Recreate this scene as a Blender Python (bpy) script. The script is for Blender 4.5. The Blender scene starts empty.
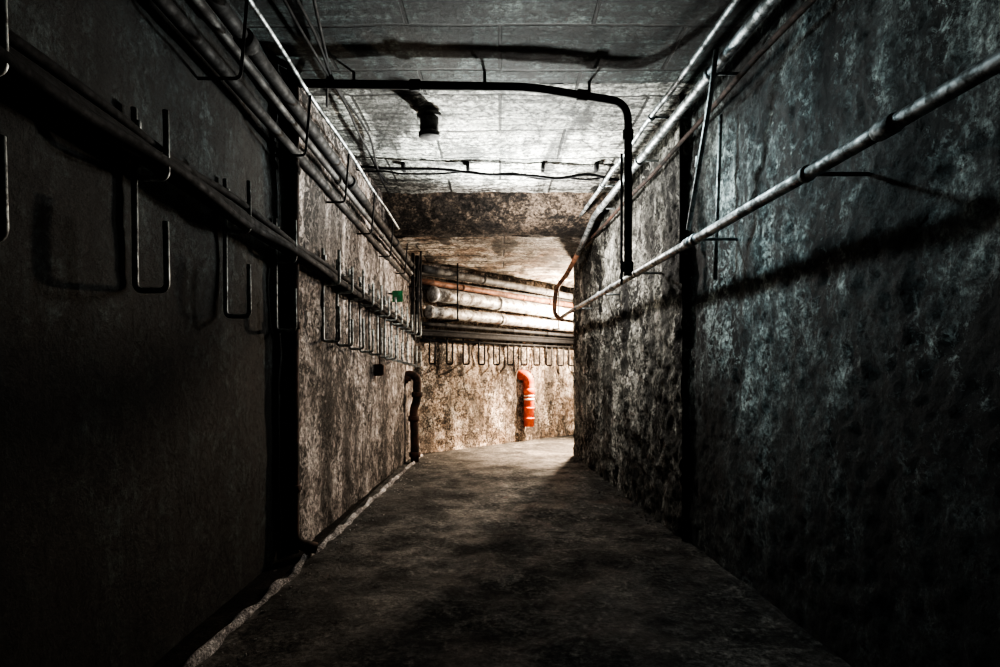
import bpy, bmesh, math, random
from mathutils import Vector, noise, Matrix
random.seed(7)
S=bpy.context.scene
CZ=1.2; H=3.15

# ---------------------------------------------------------------- materials
def mk(name):
    m=bpy.data.materials.new(name); m.use_nodes=True
    nt=m.node_tree; nt.nodes.clear()
    out=nt.nodes.new('ShaderNodeOutputMaterial'); b=nt.nodes.new('ShaderNodeBsdfPrincipled')
    nt.links.new(b.outputs[0],out.inputs[0])
    return m,nt,b
class N:
    def __init__(s,nt):
        s.nt=nt; s.co=nt.nodes.new('ShaderNodeTexCoord').outputs['Object']
    def map(s,sc,loc=(0,0,0),rot=(0,0,0)):
        n=s.nt.nodes.new('ShaderNodeMapping'); n.inputs['Scale'].default_value=sc
        n.inputs['Location'].default_value=loc; n.inputs['Rotation'].default_value=rot
        s.nt.links.new(s.co,n.inputs[0]); return n.outputs[0]
    def noise(s,scale,detail=8,rough=.6,vec=None,dist=0):
        n=s.nt.nodes.new('ShaderNodeTexNoise'); n.inputs['Scale'].default_value=scale
        n.inputs['Detail'].default_value=detail; n.inputs['Roughness'].default_value=rough
        n.inputs['Distortion'].default_value=dist
        s.nt.links.new(vec or s.co,n.inputs['Vector']); return n.outputs['Fac']
    def ramp(s,f,stops):
        n=s.nt.nodes.new('ShaderNodeValToRGB'); e=n.color_ramp.elements
        while len(e)>1: e.remove(e[-1])
        e[0].position=stops[0][0]; c=stops[0][1]; e[0].color=(c,c,c,1) if not hasattr(c,'__len__') else (*c,1)
        for p,c in stops[1:]:
            q=e.new(p); q.color=(c,c,c,1) if not hasattr(c,'__len__') else (*c,1)
        s.nt.links.new(f,n.inputs[0]); return n.outputs[0]
    def mix(s,f,a,b,mode='MIX'):
        n=s.nt.nodes.new('ShaderNodeMix'); n.data_type='RGBA'; n.blend_type=mode
        for i,v in ((0,f),(6,a),(7,b)):
            if hasattr(v,'links'): s.nt.links.new(v,n.inputs[i])
            elif i==0: n.inputs[i].default_value=v
            else: n.inputs[i].default_value=(*v,1)
        return n.outputs[2]
    def math(s,op,a,b=None):
        n=s.nt.nodes.new('ShaderNodeMath'); n.operation=op
        for i,v in enumerate((a,b)):
            if v is None: continue
            if hasattr(v,'links'): s.nt.links.new(v,n.inputs[i])
            else: n.inputs[i].default_value=v
        return n.outputs[0]
    def bump(s,b,h,st,dist=.02):
        n=s.nt.nodes.new('ShaderNodeBump'); n.inputs['Strength'].default_value=st; n.inputs['Distance'].default_value=dist
        s.nt.links.new(h,n.inputs['Height']); s.nt.links.new(n.outputs[0],b.inputs['Normal'])

def plaster(name,dark,mid,light,scale=1.0,pits=.5,bump=.8,rough=.8,streak=True,lo=.43,hi=.57,planks=None,wet=None,mould=.5,tint=None,cracks=False,low_shade=0,dlo=.12,dhi=.62,spec=.4):
    m,nt,b=mk(name); n=N(nt)
    big=n.noise(1.1*scale,10,.7,dist=.5)
    med=n.noise(6*scale,9,.78,dist=.3)
    fine=n.noise(30*scale,8,.85)
    c=n.ramp(n.math('ADD',n.math('MULTIPLY',big,.45),n.math('MULTIPLY',med,.55)),[(lo,dark),((lo+hi)/2,mid),(hi,light)])
    if tint:
        c=n.mix(n.ramp(n.noise(1.7,6,.65,vec=n.map((1,1,1),(5,2,8))),[(.47,0),(.56,.85)]),c,tint,'MULTIPLY')
    if streak:
        st=n.noise(3.4,9,.72,vec=n.map((1,1,.14)),dist=.3)
        c=n.mix(n.ramp(st,[(.46,.0),(.58,.9)]),c,tuple(x*.18 for x in mid))
    fc=n.ramp(fine,[(.40,.08),(.5,.75),(.60,1.7)])
    c=n.mix(1.0,c,fc,'MULTIPLY')
    mo=n.noise(1.9,8,.7,vec=n.map((1,1,.7),(3,7,1)),dist=.8)
    pv=n.math('ADD',n.noise(15*scale,7,.85,dist=.5),n.math('MULTIPLY',n.math('SUBTRACT',.52,mo),mould*1.6))
    pm=n.ramp(pv,[(.455,.0),(.495,1)])
    c=n.mix(pits,c,pm,'MULTIPLY')
    if low_shade:  # shade deepening towards the floor, put into the base colour with noise
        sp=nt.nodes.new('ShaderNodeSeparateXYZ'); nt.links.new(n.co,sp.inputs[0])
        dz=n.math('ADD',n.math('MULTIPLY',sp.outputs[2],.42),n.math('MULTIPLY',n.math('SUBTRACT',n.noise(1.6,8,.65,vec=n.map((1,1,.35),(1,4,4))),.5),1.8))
        c=n.mix(low_shade,c,n.ramp(dz,[(dlo,.06),(dhi,1)]),'MULTIPLY')
    h=n.math('ADD',n.math('MULTIPLY',med,.9),n.math('MULTIPLY',fine,.45))
    h=n.math('ADD',h,n.math('MULTIPLY',pm,.3*pits))
    if cracks:
        v=nt.nodes.new('ShaderNodeTexVoronoi'); v.feature='DISTANCE_TO_EDGE'; v.inputs['Scale'].default_value=.8
        nt.links.new(n.mix(.12,n.co,med,'ADD'),v.inputs['Vector'])
        cr=n.ramp(v.outputs['Distance'],[(.0,.05),(.012,1)])
        c=n.mix(.8,c,cr,'MULTIPLY')
    if planks:
        w=nt.nodes.new('ShaderNodeTexBrick'); nt.links.new(n.map((1,1,1),(1.05,.12,0)),w.inputs[0])
        w.inputs['Scale'].default_value=1; w.inputs['Brick Width'].default_value=planks[0]; w.inputs['Row Height'].default_value=planks[1]
        w.inputs['Mortar Size'].default_value=.014; w.inputs['Mortar Smooth'].default_value=.4
        w.inputs['Color1'].default_value=(1,1,1,1); w.inputs['Color2'].default_value=(.5,.5,.5,1); w.inputs['Mortar'].default_value=(.01,.01,.01,1)
        c=n.mix(.9,c,w.outputs['Color'],'MULTIPLY')
        h=n.math('SUBTRACT',h,n.math('MULTIPLY',w.outputs['Fac'],.6))
        gr=n.noise(7,7,.7,vec=n.map((.12,2.6,1)))
        c=n.mix(.8,c,n.ramp(gr,[(.43,.25),(.54,1.2)]),'MULTIPLY')
        sy=n.noise(2.6,6,.6,vec=n.map((1,.22,1),(2,0,0)))
        c=n.mix(.9,c,n.ramp(sy,[(.41,.08),(.47,1)]),'MULTIPLY')
    nt.links.new(c,b.inputs['Base Color']); b.inputs['Specular IOR Level'].default_value=spec
    if wet:
        r=n.ramp(n.noise(2.3,6,.6),[(.42,wet),(.6,rough)]); nt.links.new(r,b.inputs['Roughness'])
    else: b.inputs['Roughness'].default_value=rough
    n.bump(b,h,bump,.04)
    return m

def metal(name,c1,c2,metallic=.8,rough=.4,scale=14,bump=.3,thr=(.44,.58),spec=.5):
    m,nt,b=mk(name); n=N(nt)
    f=n.noise(scale,7,.7)
    nt.links.new(n.ramp(f,[(thr[0],c1),(thr[1],c2)]),b.inputs['Base Color'])
    nt.links.new(n.ramp(f,[(.35,rough),(.7,min(1,rough+.3))]),b.inputs['Roughness'])
    b.inputs['Metallic'].default_value=metallic; b.inputs['Specular IOR Level'].default_value=spec
    n.bump(b,n.noise(scale*4,5,.7),bump,.005)
    return m

M_wr=plaster('rough_right_plaster',(.05,.052,.048),(.32,.32,.29),(.95,.93,.86),1.3,.96,1.0,mould=.7,low_shade=.6)
M_wrn=plaster('shade_tinted_right_plaster',(.022,.033,.035),(.16,.20,.20),(.66,.75,.73),1.25,.96,1.0,rough=.75,mould=.7,low_shade=.92,dlo=.25,dhi=.72)  # teal of the cool shadows is put into this base colour
M_wl=plaster('pale_left_plaster',(.085,.072,.066),(.40,.345,.32),(.95,.87,.83),1.3,.92,.9,mould=.5,low_shade=.4)
M_wln=plaster('shaded_left_plaster',(.004,.008,.009),(.015,.023,.025),(.06,.082,.085),1.0,.75,.8,mould=.6,low_shade=.8)  # darkened base colour stands in for shade on the near left wall
M_far=plaster('stained_far_plaster',(.16,.115,.085),(.52,.43,.36),(.95,.87,.78),1.5,.82,.8,streak=True,mould=.4,tint=(.64,.57,.50))
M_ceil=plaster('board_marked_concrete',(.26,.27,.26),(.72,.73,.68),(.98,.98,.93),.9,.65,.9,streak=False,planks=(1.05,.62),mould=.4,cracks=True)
M_ceild=plaster('dark_brown_concrete',(.018,.016,.014),(.065,.053,.044),(.22,.17,.13),1.2,.7,.9,streak=False)  # darker, browner concrete than the ceilings on either side
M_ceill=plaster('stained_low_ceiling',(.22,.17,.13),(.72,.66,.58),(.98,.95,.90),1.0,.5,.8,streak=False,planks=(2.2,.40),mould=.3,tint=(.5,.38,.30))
M_ceiln=plaster('shaded_ceiling_concrete',(.014,.022,.023),(.06,.085,.085),(.20,.25,.24),.9,.6,.8,streak=False,planks=(1.05,.5))  # near ceiling's cool shade put into a dark teal colour
M_fl=plaster('dirty_floor_concrete',(.015,.0155,.0155),(.044,.044,.043),(.145,.138,.127),1.2,.5,.7,streak=False,wet=.55,rough=.95,mould=.4,lo=.40,hi=.60,spec=.25)
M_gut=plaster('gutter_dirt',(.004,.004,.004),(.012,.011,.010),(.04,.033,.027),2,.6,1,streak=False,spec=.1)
M_curb=plaster('pale_curb',(.20,.19,.20),(.52,.50,.50),(.85,.82,.82),3,.6,1,streak=False)
M_steel=metal('galvanised_steel',(.46,.50,.52),(.07,.08,.08),.7,.40)
M_dark=metal('black_painted_pipe',(.022,.022,.024),(.006,.006,.006),.0,.65,spec=.3)
M_hook=metal('worn_hook_steel',(.50,.53,.52),(.12,.12,.12),.5,.5,30)
M_silver=metal('silver_insulation_wrap',(.80,.80,.78),(.18,.16,.14),.5,.42,9,.6)
M_rust=metal('rusty_iron',(.055,.022,.012),(.012,.008,.006),.1,.8,10,.8)
M_rustp=metal('rust_stained_pipe',(.26,.12,.07),(.08,.04,.025),.2,.6,10,.4)
M_grey=metal('grey_old_pipe',(.10,.10,.098),(.025,.022,.022),.2,.6,8,.4)
M_orange=metal('orange_plastic',(.80,.13,.04),(.42,.055,.018),0,.45,9,.1)
M_white=metal('white_plastic_band',(.85,.82,.78),(.6,.58,.52),0,.5,12,.1)
M_green=metal('green_sign_plastic',(.01,.15,.05),(.008,.07,.025),0,.6,8,.05)
M_rub=metal('black_rubber_cable',(.010,.010,.012),(.004,.004,.004),0,.75,20,.3,spec=.25)

# ---------------------------------------------------------------- helpers
def obj(name,bm,mats,smooth=True,parent=None):
    me=bpy.data.meshes.new(name); bm.normal_update(); bm.to_mesh(me); bm.free()
    if smooth:
        for p in me.polygons: p.use_smooth=True
    o=bpy.data.objects.new(name,me); S.collection.objects.link(o)
    for m in (mats if isinstance(mats,(list,tuple)) else [mats]): me.materials.append(m)
    if parent: o.parent=parent
    return o
def fbm(p,sc,oct=4):
    v=0;a=1;t=0
    for i in range(oct):
        v+=a*noise.noise(p*sc+Vector((i*7.1,3.3,i))); t+=a; a*=.55; sc*=2.1
    return v/t
def sheet(name,o,u,v,nrm,mat,res=.04,amp=.02,sc=1.5,amp2=.006,sc2=9):
    o=Vector(o);u=Vector(u);v=Vector(v);nrm=Vector(nrm).normalized()
    nu=max(2,int(u.length/res)); nv=max(2,int(v.length/res))
    bm=bmesh.new(); g=[]
    for i in range(nu+1):
        r=[]
        for j in range(nv+1):
            p=o+u*(i/nu)+v*(j/nv)
            d=amp*fbm(p,sc,3)+amp2*fbm(p,sc2,3)
            r.append(bm.verts.new(p+nrm*d))
        g.append(r)
    fl=u.cross(v).dot(nrm)>0
    for i in range(nu):
        for j in range(nv):
            q=[g[i][j],g[i+1][j],g[i+1][j+1],g[i][j+1]]
            bm.faces.new(q if fl else q[::-1])
    return obj(name,bm,mat)
def fillet(pts,r,n=6):
    pts=[Vector(p) for p in pts]; out=[pts[0]]
    for i in range(1,len(pts)-1):
        a=(pts[i-1]-pts[i]); b=(pts[i+1]-pts[i]); rr=min(r,a.length*.49,b.length*.49)
        p0=pts[i]+a.normalized()*rr; p2=pts[i]+b.normalized()*rr
        for k in range(n+1):
            t=k/n; out.append(p0*(1-t)**2+pts[i]*2*t*(1-t)+p2*t*t)
    out.append(pts[-1]); return out
def tube(bm,pts,r,seg=12,mi=0,cap=True):
    pts=[Vector(p) for p in pts]; rs=r if hasattr(r,'__len__') else [r]*len(pts)
    t0=(pts[1]-pts[0]).normalized(); up=Vector((0,0,1)) if abs(t0.z)<.9 else Vector((1,0,0))
    a=t0.cross(up).normalized(); rings=[]
    for i,p in enumerate(pts):
        if i==0: t=t0
        elif i==len(pts)-1: t=(pts[i]-pts[i-1]).normalized()
        else: t=((pts[i+1]-pts[i]).normalized()+(pts[i]-pts[i-1]).normalized()).normalized()
        a=(a-t*a.dot(t)).normalized(); b=t.cross(a)
        rings.append([bm.verts.new(p+(a*math.cos(2*math.pi*k/seg)+b*math.sin(2*math.pi*k/seg))*rs[i]) for k in range(seg)])
    fs=[]
    for i in range(len(rings)-1):
        for k in range(seg):
            fs.append(bm.faces.new([rings[i][k],rings[i][(k+1)%seg],rings[i+1][(k+1)%seg],rings[i+1][k]]))
    if cap: fs.append(bm.faces.new(rings[0][::-1])); fs.append(bm.faces.new(rings[-1]))
    for f in fs: f.material_index=mi
def collar(bm,p,d,r,w,mi=0):
    p=Vector(p);d=Vector(d).normalized()
    tube(bm,[p-d*w/2,p-d*w*.4,p+d*w*.4,p+d*w/2],[r*.9,r,r,r*.9],14,mi)
def box(bm,c,s,mi=0,rot=None):
    M=Matrix.Translation(c)@(rot if rot else Matrix.Identity(4))@Matrix.Diagonal((*s,1))
    r=bmesh.ops.create_cube(bm,size=1,matrix=M)
    for v in r['verts']:
        for f in v.link_faces: f.material_index=mi
def lin(a,b,n): return [Vector(a).lerp(Vector(b),i/n) for i in range(n+1)]
def wob(pts,amp,sc=2,seed=0):
    return [Vector(p)+Vector((noise.noise(Vector(p)*sc+Vector((seed,0,0))),0,noise.noise(Vector(p)*sc+Vector((0,seed+9,5)))))*amp for p in pts]

# ---------------------------------------------------------------- shell
def lx(y): return -1.34+.021*(y-3.95)
def rx(y): return 1.53-.055*y
LC=Vector((lx(8.7),8.7,0))
FD=Vector((.688,.725,0)).normalized(); FN=Vector((.725,-.688,0)).normalized()
FE=LC+FD*8
RC=Vector((rx(8.6),8.6,0)); RE=RC+FD*6
Z=Vector((0,0,H))
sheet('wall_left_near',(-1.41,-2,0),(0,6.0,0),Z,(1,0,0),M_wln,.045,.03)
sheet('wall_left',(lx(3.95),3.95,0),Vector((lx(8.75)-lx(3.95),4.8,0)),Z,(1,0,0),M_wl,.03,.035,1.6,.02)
sheet('wall_left_return',(-1.45,3.95,0),(.125,0,0),Z,(0,-1,0),M_wln,.05,.004)
sheet('wall_back',(-1.45,-2,0),(3.15,0,0),Z,(0,1,0),M_wln,.15,.03)
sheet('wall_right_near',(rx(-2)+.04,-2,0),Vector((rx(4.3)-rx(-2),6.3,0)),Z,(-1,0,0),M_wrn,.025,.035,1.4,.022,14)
sheet('wall_right',(rx(4.25),4.25,0),Vector((rx(8.6)-rx(4.25),4.35,0)),Z,(-1,0,0),M_wr,.022,.04,2.2,.045,10)
sheet('wall_right_return',(rx(4.25)-.005,4.25,0),(.1,0,0),Z,(0,-1,0),M_wr,.04,.006)
sheet('wall_right_bend',RC,RE-RC,Z,-FN,M_wr,.12,.03)
sheet('wall_far',LC-FD*.05,FE-LC,Z,FN,M_far,.04,.04,1.5,.03)
def quad(name,pts,z,mat,up,res=.06,amp=.012,sc=1.2,amp2=.006):
    xs=[p[0] for p in pts]; ys=[p[1] for p in pts]
    return sheet(name,(min(xs),min(ys),z),(max(xs)-min(xs),0,0),(0,max(ys)-min(ys),0),(0,0,up),mat,res,amp,sc,amp2)
quad('floor',[(-1.6,-2.1),(6,15)],0,M_fl,1,.05,.035,1.6,.016)
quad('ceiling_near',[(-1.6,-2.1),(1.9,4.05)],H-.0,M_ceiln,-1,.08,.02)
quad('ceiling',[(-1.6,4.05),(1.9,7.2)],H,M_ceil,-1,.04,.03,1.2,.015)
LZ=CZ+1.60
bm=bmesh.new(); nx=150; g=[]
prof=[(6.5+.6*t, H+.02-(H+.02-LZ)*(math.sin(t*math.pi/2)**.8)) for t in [k/14 for k in range(15)]]
for i in range(nx+1):
    x=-1.5+3.1*i/nx; row=[]
    for (y,z) in prof:
        p=Vector((x,y,z)); row.append(bm.verts.new((x,y+.05*fbm(p,2.2,4),z+.03*fbm(p+Vector((5,0,0)),3,4))))
    g.append(row)
for i in range(nx):
    for j in range(14): bm.faces.new([g[i][j],g[i][j+1],g[i+1][j+1],g[i+1][j]])
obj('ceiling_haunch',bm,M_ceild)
quad('ceiling_bend',[(-1.6,7.08),(6,15)],LZ,M_ceill,-1,.06,.06,1.3,.02)
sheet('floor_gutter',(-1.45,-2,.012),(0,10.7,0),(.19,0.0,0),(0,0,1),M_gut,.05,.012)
bm=bmesh.new()
def cx(y): return -1.255+.021*(y-2.5)
n=260; rings=[]
for i in range(n+1):
    y=-1.9+10.5*i/n; w=.018+.022*noise.noise(Vector((0,y*6,0))); h=.03+.04*noise.noise(Vector((4,y*5,0))); dx=.03*noise.noise(Vector((8,y*3,1)))
    x=cx(y)+dx
    rings.append([bm.verts.new(c) for c in ((x-w,y,-.03),(x-w*.8,y,h*.8),(x-.1*w,y,h),(x+w*.8,y,h*.4),(x+w*1.3,y,-.03))])
for i in range(n):
    for k in range(4): bm.faces.new([rings[i][k],rings[i+1][k],rings[i+1][k+1],rings[i][k+1]])
obj('trim_curb',bm,M_curb)

def rubble(name,gen,n,mat,smin,smax):
    bm=bmesh.new()
    for i in range(n):
        p,s=gen(),random.uniform(smin,smax)
        r=bmesh.ops.create_icosphere(bm,subdivisions=1,radius=s,matrix=Matrix.Translation((p[0],p[1],s*.3))@Matrix.Rotation(random.random()*6,4,'Z')@Matrix.Diagonal((1,random.uniform(.5,1),random.uniform(.35,.7),1)))
        for v in r['verts']: v.co+=Vector([random.uniform(-.25,.25)*s for _ in range(3)])
    obj(name,bm,mat,False)
def g1():
    y=random.uniform(4.5,8.5); return (rx(y)-.04-abs(random.gauss(0,.05)),y)
def g2():
    y=random.uniform(2,8.5); return (cx(y)+.04+abs(random.gauss(0,.10)),y)
rubble('plaster_crumbs',g1,90,M_fl,.004,.012)
rubble('plaster_crumbs',g2,200,M_curb,.003,.010)

# ---------------------------------------------------------------- left wall services
sl=-.038
def lz(z0,y,y0=2.27): return z0+sl*(y-y0)
def lpipe(name,off,z0,r,mat,y0=-1.5,y1=8.75,w=0,seed=0,cl=None,tail=True):
    bm=bmesh.new()
    pts=[Vector((-1.38+off+.012*(y-2),y,CZ+lz(z0,y))) for y in [y0+(y1-y0)*i/60 for i in range(61)]]
    if w: pts=wob(pts,w,1.5,seed)
    if tail:
        e=pts[-1]; pts=pts+[e+FD*.1+Vector((0,.05,0)),e+FD*.35,e+FD*4]
    tube(bm,pts,r,12)
    if cl:
        for y in cl: collar(bm,(-1.38+off+.012*(y-2),y,CZ+lz(z0,y)),(0,1,sl),r*1.35,r*2.4)
    return obj(name,bm,mat)
lpipe('ceiling_conduit',.17,1.80,.013,M_steel,w=.01,y1=6.8,tail=False)
lpipe('heating_pipe',.10,1.68,.038,M_dark,cl=[3,5,7],y1=8.6)
lpipe('heating_pipe',.11,1.555,.022,M_grey,cl=[2.4,4.6,6.2],y1=8.5)
lpipe('heating_pipe',.05,1.46,.03,M_dark,y1=8.5)
lpipe('power_cable',.07,.80,.042,M_rub,w=.02,seed=3,y1=8.6)
lpipe('power_cable',.11,.785,.022,M_rub,w=.03,seed=8,y1=8.6)
lpipe('power_cable',.09,.85,.018,M_rub,w=.03,seed=12,y1=8.6)
bm=bmesh.new()
for y in (1.8,2.8,3.7,4.6,5.5,6.4,7.3,8.2):
    x=-1.38+.012*(y-2); z=CZ+lz(1.70,y)
    tube(bm,fillet([(x-.05,y,z-.31),(x+.16,y,z-.31),(x+.19,y,z+.06)],.03,4),.008,8)
obj('pipe_hangers',bm,M_dark)
for k,(x0,y0,x1,y1) in enumerate([(-.95,1.0,-1.12,6.0),(-.8,2.4,-1.2,4.2),(-1.02,0.5,-1.15,6.3)]):
    bm=bmesh.new(); tube(bm,wob(lin((x0,y0,H-.06),(x1,y1,H-.08),30),.05,1.5,k*4),.009,8); obj('ceiling_cable',bm,M_rub)
bm=bmesh.new()
for (y,o,r,zb) in ((8.15,.07,.022,.45),(8.35,.10,.03,.5),(8.0,.20,.014,.75)):
    tube(bm,fillet([(lx(y)+o,y,LZ+.03),(lx(y)+o,y,CZ+zb+.1),(lx(y)+o,y+.15,CZ+zb)],.06,5),r,12)
    collar(bm,(lx(y)+o,y,CZ+1.0),(0,0,1),r*1.5,.05)
obj('riser_pipes',bm,M_dark)

bm=bmesh.new()
ys=[1.52,2.27,3.02,3.70,4.45]+[4.45+.36*i for i in range(1,12)]
for i,y in enumerate(ys):
    xw=-1.385 if y<3.95 else lx(y)+.015
    off=.12
    for (zb,zt,bt) in ((.735,.99,1.0),(.31,.57,.93)):
        zb=CZ+lz(zb,y); zt=CZ+lz(zt,y); bt=CZ+lz(bt,y)
        if i>4 and (i%2): zt-=.05
        tube(bm,fillet([(xw,y,bt),(xw,y+.01,zb),(xw+off,y+.01,zb),(xw+off,y,zt)],.03,5),.0115,8)
    collar(bm,(xw+.01,y,CZ+lz(.93,y)),(0,0,1),.016,.04)
obj('cable_hook_rack',bm,M_hook)
bm=bmesh.new()
for i in range(13):
    b=LC+FD*(.25+.34*i)+FN*.04
    zt,zb=(.52,.12)
    tube(bm,fillet([b+Vector((0,0,CZ+zt+.05)),b+Vector((0,0,CZ+zb)),b+FN*.13+Vector((0,0,CZ+zb)),b+FN*.13+Vector((0,0,CZ+zt-.08))],.03,5),.014,8)
tube(bm,[LC+FN*.035+FD*.1+Vector((0,0,CZ+.47)),LC+FN*.035+FD*4.5+Vector((0,0,CZ+.47))],.02,8)
obj('cable_hook_rack',bm,M_dark)
bm=bmesh.new()
tube(bm,fillet([(-1.33,3.86,H),(-1.33,3.86,.1),(-1.2,3.92,.05)],.08,6),.036,14)
for z in (.45,1.5,2.5): collar(bm,(-1.33,3.86,z),(0,0,1),.046,.05)
obj('vertical_drain_pipe',bm,M_rust)
bm=bmesh.new()
X=lx(8.0)
tube(bm,fillet([(X-.02,7.95,CZ-.13),(X+.03,7.95,CZ-.02),(X+.15,8.0,CZ-.06),(X+.15,8.0,CZ-.38),(X+.10,8.0,CZ-.5),(X+.12,8.0,CZ-.9),(X+.12,8.0,-.02)],.09,7),.055,16)
for z,dx in ((CZ-.3,.15),(CZ-.62,.105),(.1,.12)): collar(bm,(X+dx,8,z),(0,0,1),.075,.07)
collar(bm,(X+.01,7.95,CZ-.08),(.3,0,1),.072,.06)
obj('rusty_drain_pipe',bm,M_rust)
bm=bmesh.new(); box(bm,(lx(6.9)+.10,6.9,CZ+.87),(.12,.012,.13)); box(bm,(lx(6.9)+.0,6.9,CZ+.90),(.1,.01,.02),1)
obj('green_sign',bm,[M_green,M_dark],False)
bm=bmesh.new(); box(bm,(lx(6.2)+.05,6.2,CZ+.02),(.08,.14,.12)); box(bm,(lx(6.2)+.095,6.2,CZ+.02),(.012,.12,.10)); tube(bm,[(lx(6.2)+.05,6.2,CZ+.06),(lx(6.2)+.05,6.2,CZ+.55)],.009,8)
obj('junction_box',bm,M_rust,False)

# ---------------------------------------------------------------- far wall pipes
def farp(name,z0,z1,off,r,mat,s0=-.1,s1=7,cl=()):
    bm=bmesh.new(); a=LC+FD*s0+FN*off+Vector((0,0,CZ+z0)); b=LC+FD*s1+FN*off+Vector((0,0,CZ+z0+(z1-z0)*(s1-s0)/4))
    tube(bm,lin(a,b,24),r,20)
    for c in cl: collar(bm,a.lerp(b,(c-s0)/(s1-s0)),FD,r*1.13,.06)
    return obj(name,bm,mat)
farp('insulated_pipe',1.12,1.05,.24,.105,M_silver,s0=.12,cl=(.15,1.5,2.9))
farp('insulated_pipe',.87,.82,.20,.085,M_silver,s0=.1,cl=(.12,1.6,2.9))
farp('steam_pipe',1.30,1.24,.17,.045,M_rustp,cl=(.8,2.2))
farp('steam_pipe',1.45,1.36,.32,.055,M_grey,cl=(1.1,2.6))
farp('conduit_pipe',.70,.68,.12,.03,M_dark,cl=(.5,2))
bm=bmesh.new()
for s in (.5,2.9):
    p=LC+FD*s
    tube(bm,[p+FN*.38+Vector((0,0,CZ+.75)),p+FN*.38+Vector((0,0,LZ+.05))],.012,8)
    tube(bm,[p+Vector((0,0,CZ+.76)),p+FN*.4+Vector((0,0,CZ+.76))],.016,8)
    tube(bm,[p+Vector((0,0,CZ+.99)),p+FN*.4+Vector((0,0,CZ+.99))],.012,8)
obj('pipe_support_brackets',bm,M_dark)
bm=bmesh.new()
P=LC+FD*2.40+FN*.12
tube(bm,fillet([P-FN*.18+FD*-.10+Vector((0,0,CZ-.05)),P+FD*-.03+Vector((0,0,CZ-.06)),P+Vector((0,0,CZ-.28)),P+Vector((0,0,.26))],.13,8),.088,22)
collar(bm,P+Vector((0,0,CZ-.33)),(0,0,1),.1,.1); collar(bm,P+Vector((0,0,CZ-.47)),(0,0,1),.096,.035,1); collar(bm,P+Vector((0,0,CZ-.41)),(0,0,1),.096,.025,1)
for z in (CZ-.62,.40): tube(bm,[P+Vector((0,0,z)),P-FN*.16+Vector((0,0,z))],.02,8); collar(bm,P+Vector((0,0,z)),(0,0,1),.097,.03)
obj('orange_drain_pipe',bm,[M_orange,M_white])

# ---------------------------------------------------------------- right wall services
def rp(off,z,y): return Vector((rx(y)-off,y,CZ+z))
def clamp(bm,p,r,mi=0):
    collar(bm,p,(-.055,1,0),r*1.3,.035,mi)
    tube(bm,[p,p+Vector((.25,0,0))],.009,8,mi)
bm=bmesh.new()
tube(bm,wob([rp(.20,.775,y) for y in [-1.5+.25*i for i in range(40)]],.006,1.2)+[rp(.2,.76,8.5)],.026,16)
for y in (1.2,2.35,3.5,4.7,6.0,7.3): clamp(bm,rp(.20,.775,y),.025)
for y in (1.9,3.6,5.5): collar(bm,rp(.20,.775,y),(-.055,1,0),.032,.09)
obj('handrail_pipe',bm,M_steel)
bm=bmesh.new()
tube(bm,[rp(.15,1.69,y) for y in [-1+.25*i for i in range(31)]]+[rp(.16,1.60,6.8),rp(.2,1.42,7.2)],.030,16)
for y in (2.0,3.4,4.8,6.2): clamp(bm,rp(.15,1.69,y),.030)
tube(bm,fillet([rp(.2,1.42,7.2),rp(.22,1.28,7.9),rp(.30,1.15,8.3),rp(.32,.8,8.35),rp(.18,.74,8.5)],.1,6),.03,14,1)
obj('water_pipe',bm,[M_steel,M_rustp])
bm=bmesh.new()
tube(bm,wob([rp(.27,1.74,y) for y in [-1+.25*i for i in range(32)]],.02,1.1,5),.018,12)
for y in (2.6,4.1,5.6): clamp(bm,rp(.27,1.74,y),.02)
obj('water_pipe',bm,M_steel)
bm=bmesh.new()
tube(bm,wob([rp(.08,1.56,y) for y in [-1+.25*i for i in range(38)]],.02,1.1,9),.015,10)
obj('conduit_pipe',bm,M_rust)
bm=bmesh.new()
tube(bm,fillet([rp(.20,1.72,3.2),rp(.20,1.5,3.28),rp(.22,.84,3.55)],.05,4),.014,10)
collar(bm,rp(.21,1.2,3.42),(0,.25,-.66),.018,.06)
tube(bm,[rp(.05,1.5,3.5),rp(.05,.55,3.58)],.012,8)
obj('pipe_hanger_strut',bm,M_hook)
bm=bmesh.new(); tube(bm,[rp(.03,1.95,4.2),rp(.03,.62,4.2)],.014,8); obj('wall_conduit',bm,M_dark)
bm=bmesh.new()
tube(bm,fillet([(-1.42,3.86,CZ+1.86),(.2,3.92,CZ+1.86),(.875,4.1,CZ+1.84),(.875,4.1,CZ+.66)],.13,8),.027,16)
for p,d in (((-.55,3.89,CZ+1.86),(1,0,0)),((.55,4.01,CZ+1.85),(1,.27,0)),((.875,4.1,CZ+1.62),(0,0,1)),((.875,4.1,CZ+.72),(0,0,1))): collar(bm,p,d,.037,.07)
tube(bm,[(.835,4.12,CZ+1.5),(.835,4.12,CZ+.6)],.009,8)
for x in (-.95,-.1,.6): tube(bm,[(x,3.9 if x<.2 else 4.03,CZ+1.86),(x,3.9 if x<.2 else 4.03,H)],.01,8)
obj('overhead_frame_pipe',bm,M_dark)
bm=bmesh.new()
tube(bm,wob(lin((-1.32,5.5,CZ+1.86),(1.2,5.7,CZ+1.84),50),.05,3,2),.014,8)
tube(bm,wob(lin((-1.32,5.53,CZ+1.88),(1.2,5.72,CZ+1.85),50),.06,3.5,7),.009,8)
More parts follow.
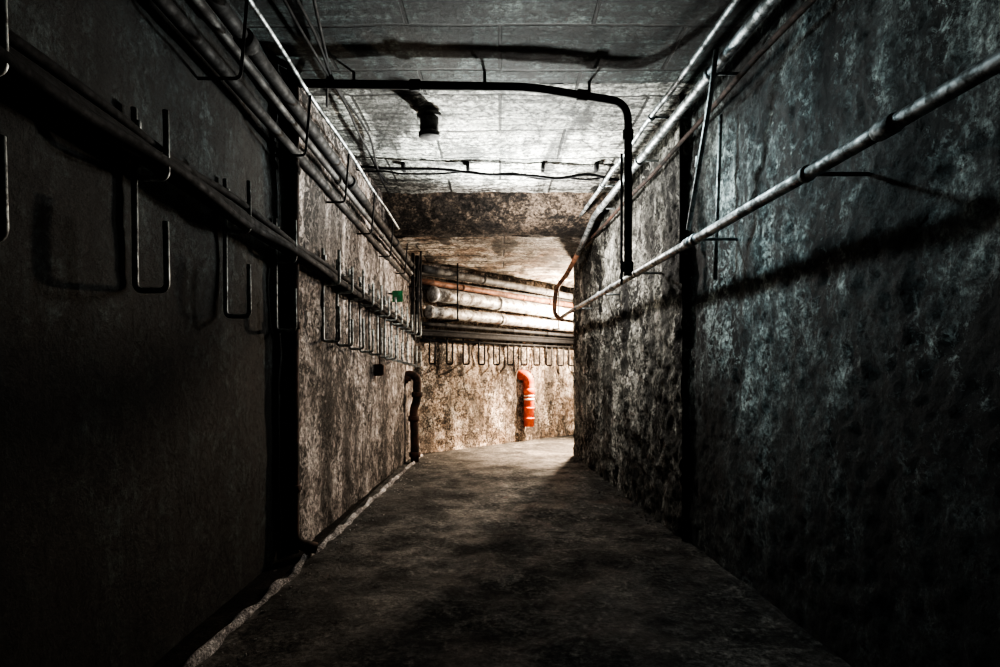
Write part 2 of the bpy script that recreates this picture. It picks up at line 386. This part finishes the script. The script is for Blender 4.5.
for x in (-.9,-.3,.4,.9): box(bm,(x,5.6,CZ+1.92),(.03,.1,.08))
obj('crossing_cable',bm,M_rub)
bm=bmesh.new()
tube(bm,[(-.53,4.5,H+.02),(-.53,4.5,H-.17)],.07,24); collar(bm,(-.53,4.5,H-.17),(0,0,1),.08,.04); collar(bm,(-.53,4.5,H-.03),(0,0,1),.095,.03)
obj('ceiling_drain_stub',bm,M_grey)

# ---------------------------------------------------------------- lights
def light(name,t,loc,power,col,size=.1,aim=None,**k):
    l=bpy.data.lights.new(name,t); l.energy=power; l.color=col
    l.shadow_soft_size=size
    o=bpy.data.objects.new(name,l); o.location=loc; S.collection.objects.link(o)
    if aim: o.rotation_euler=(Vector(aim)-Vector(loc)).to_track_quat('-Z','Y').to_euler()
    for a,b in k.items(): setattr(l,a,b)
    return o
light('tunnel_lamp','POINT',(.5,6.0,CZ+1.35),95,(1,.94,.87),.05)
light('ceiling_fill','SPOT',(.1,6.1,CZ+1.05),560,(.97,1,.95),.06,aim=(-.05,5.1,H+.1),spot_size=2.2,spot_blend=1)  # added spot without a fixture, brightens the ceiling but not the floor
light('bend_lamp','POINT',(1.50,10.2,CZ+1.0),650,(1,.80,.60),.06)
light('bend_floor_fill','SPOT',(1.60,10.2,CZ+1.3),5200,(1,.73,.50),.08,aim=(.9,9.5,0),spot_size=1.25,spot_blend=1)  # added unseen spot to brighten the floor at the bend
light('wall_fill_spot','SPOT',(.45,3.9,CZ+1.6),85,(.80,.97,1),.05,aim=(1.5,2.8,CZ+.4),spot_size=1.75,spot_blend=1)  # added cool fill for the near right wall, no fixture

cam=bpy.data.cameras.new('camera'); cam.lens=21.6; cam.sensor_width=36; cam.shift_y=.0385; cam.clip_start=.02
co=bpy.data.objects.new('camera',cam); co.location=(0,0,CZ); co.rotation_euler=(math.pi/2,0,0); S.collection.objects.link(co); S.camera=co
S.view_settings.view_transform='AgX'
try: S.view_settings.look='AgX - High Contrast'
except Exception as e: print(e)
S.view_settings.exposure=0.4
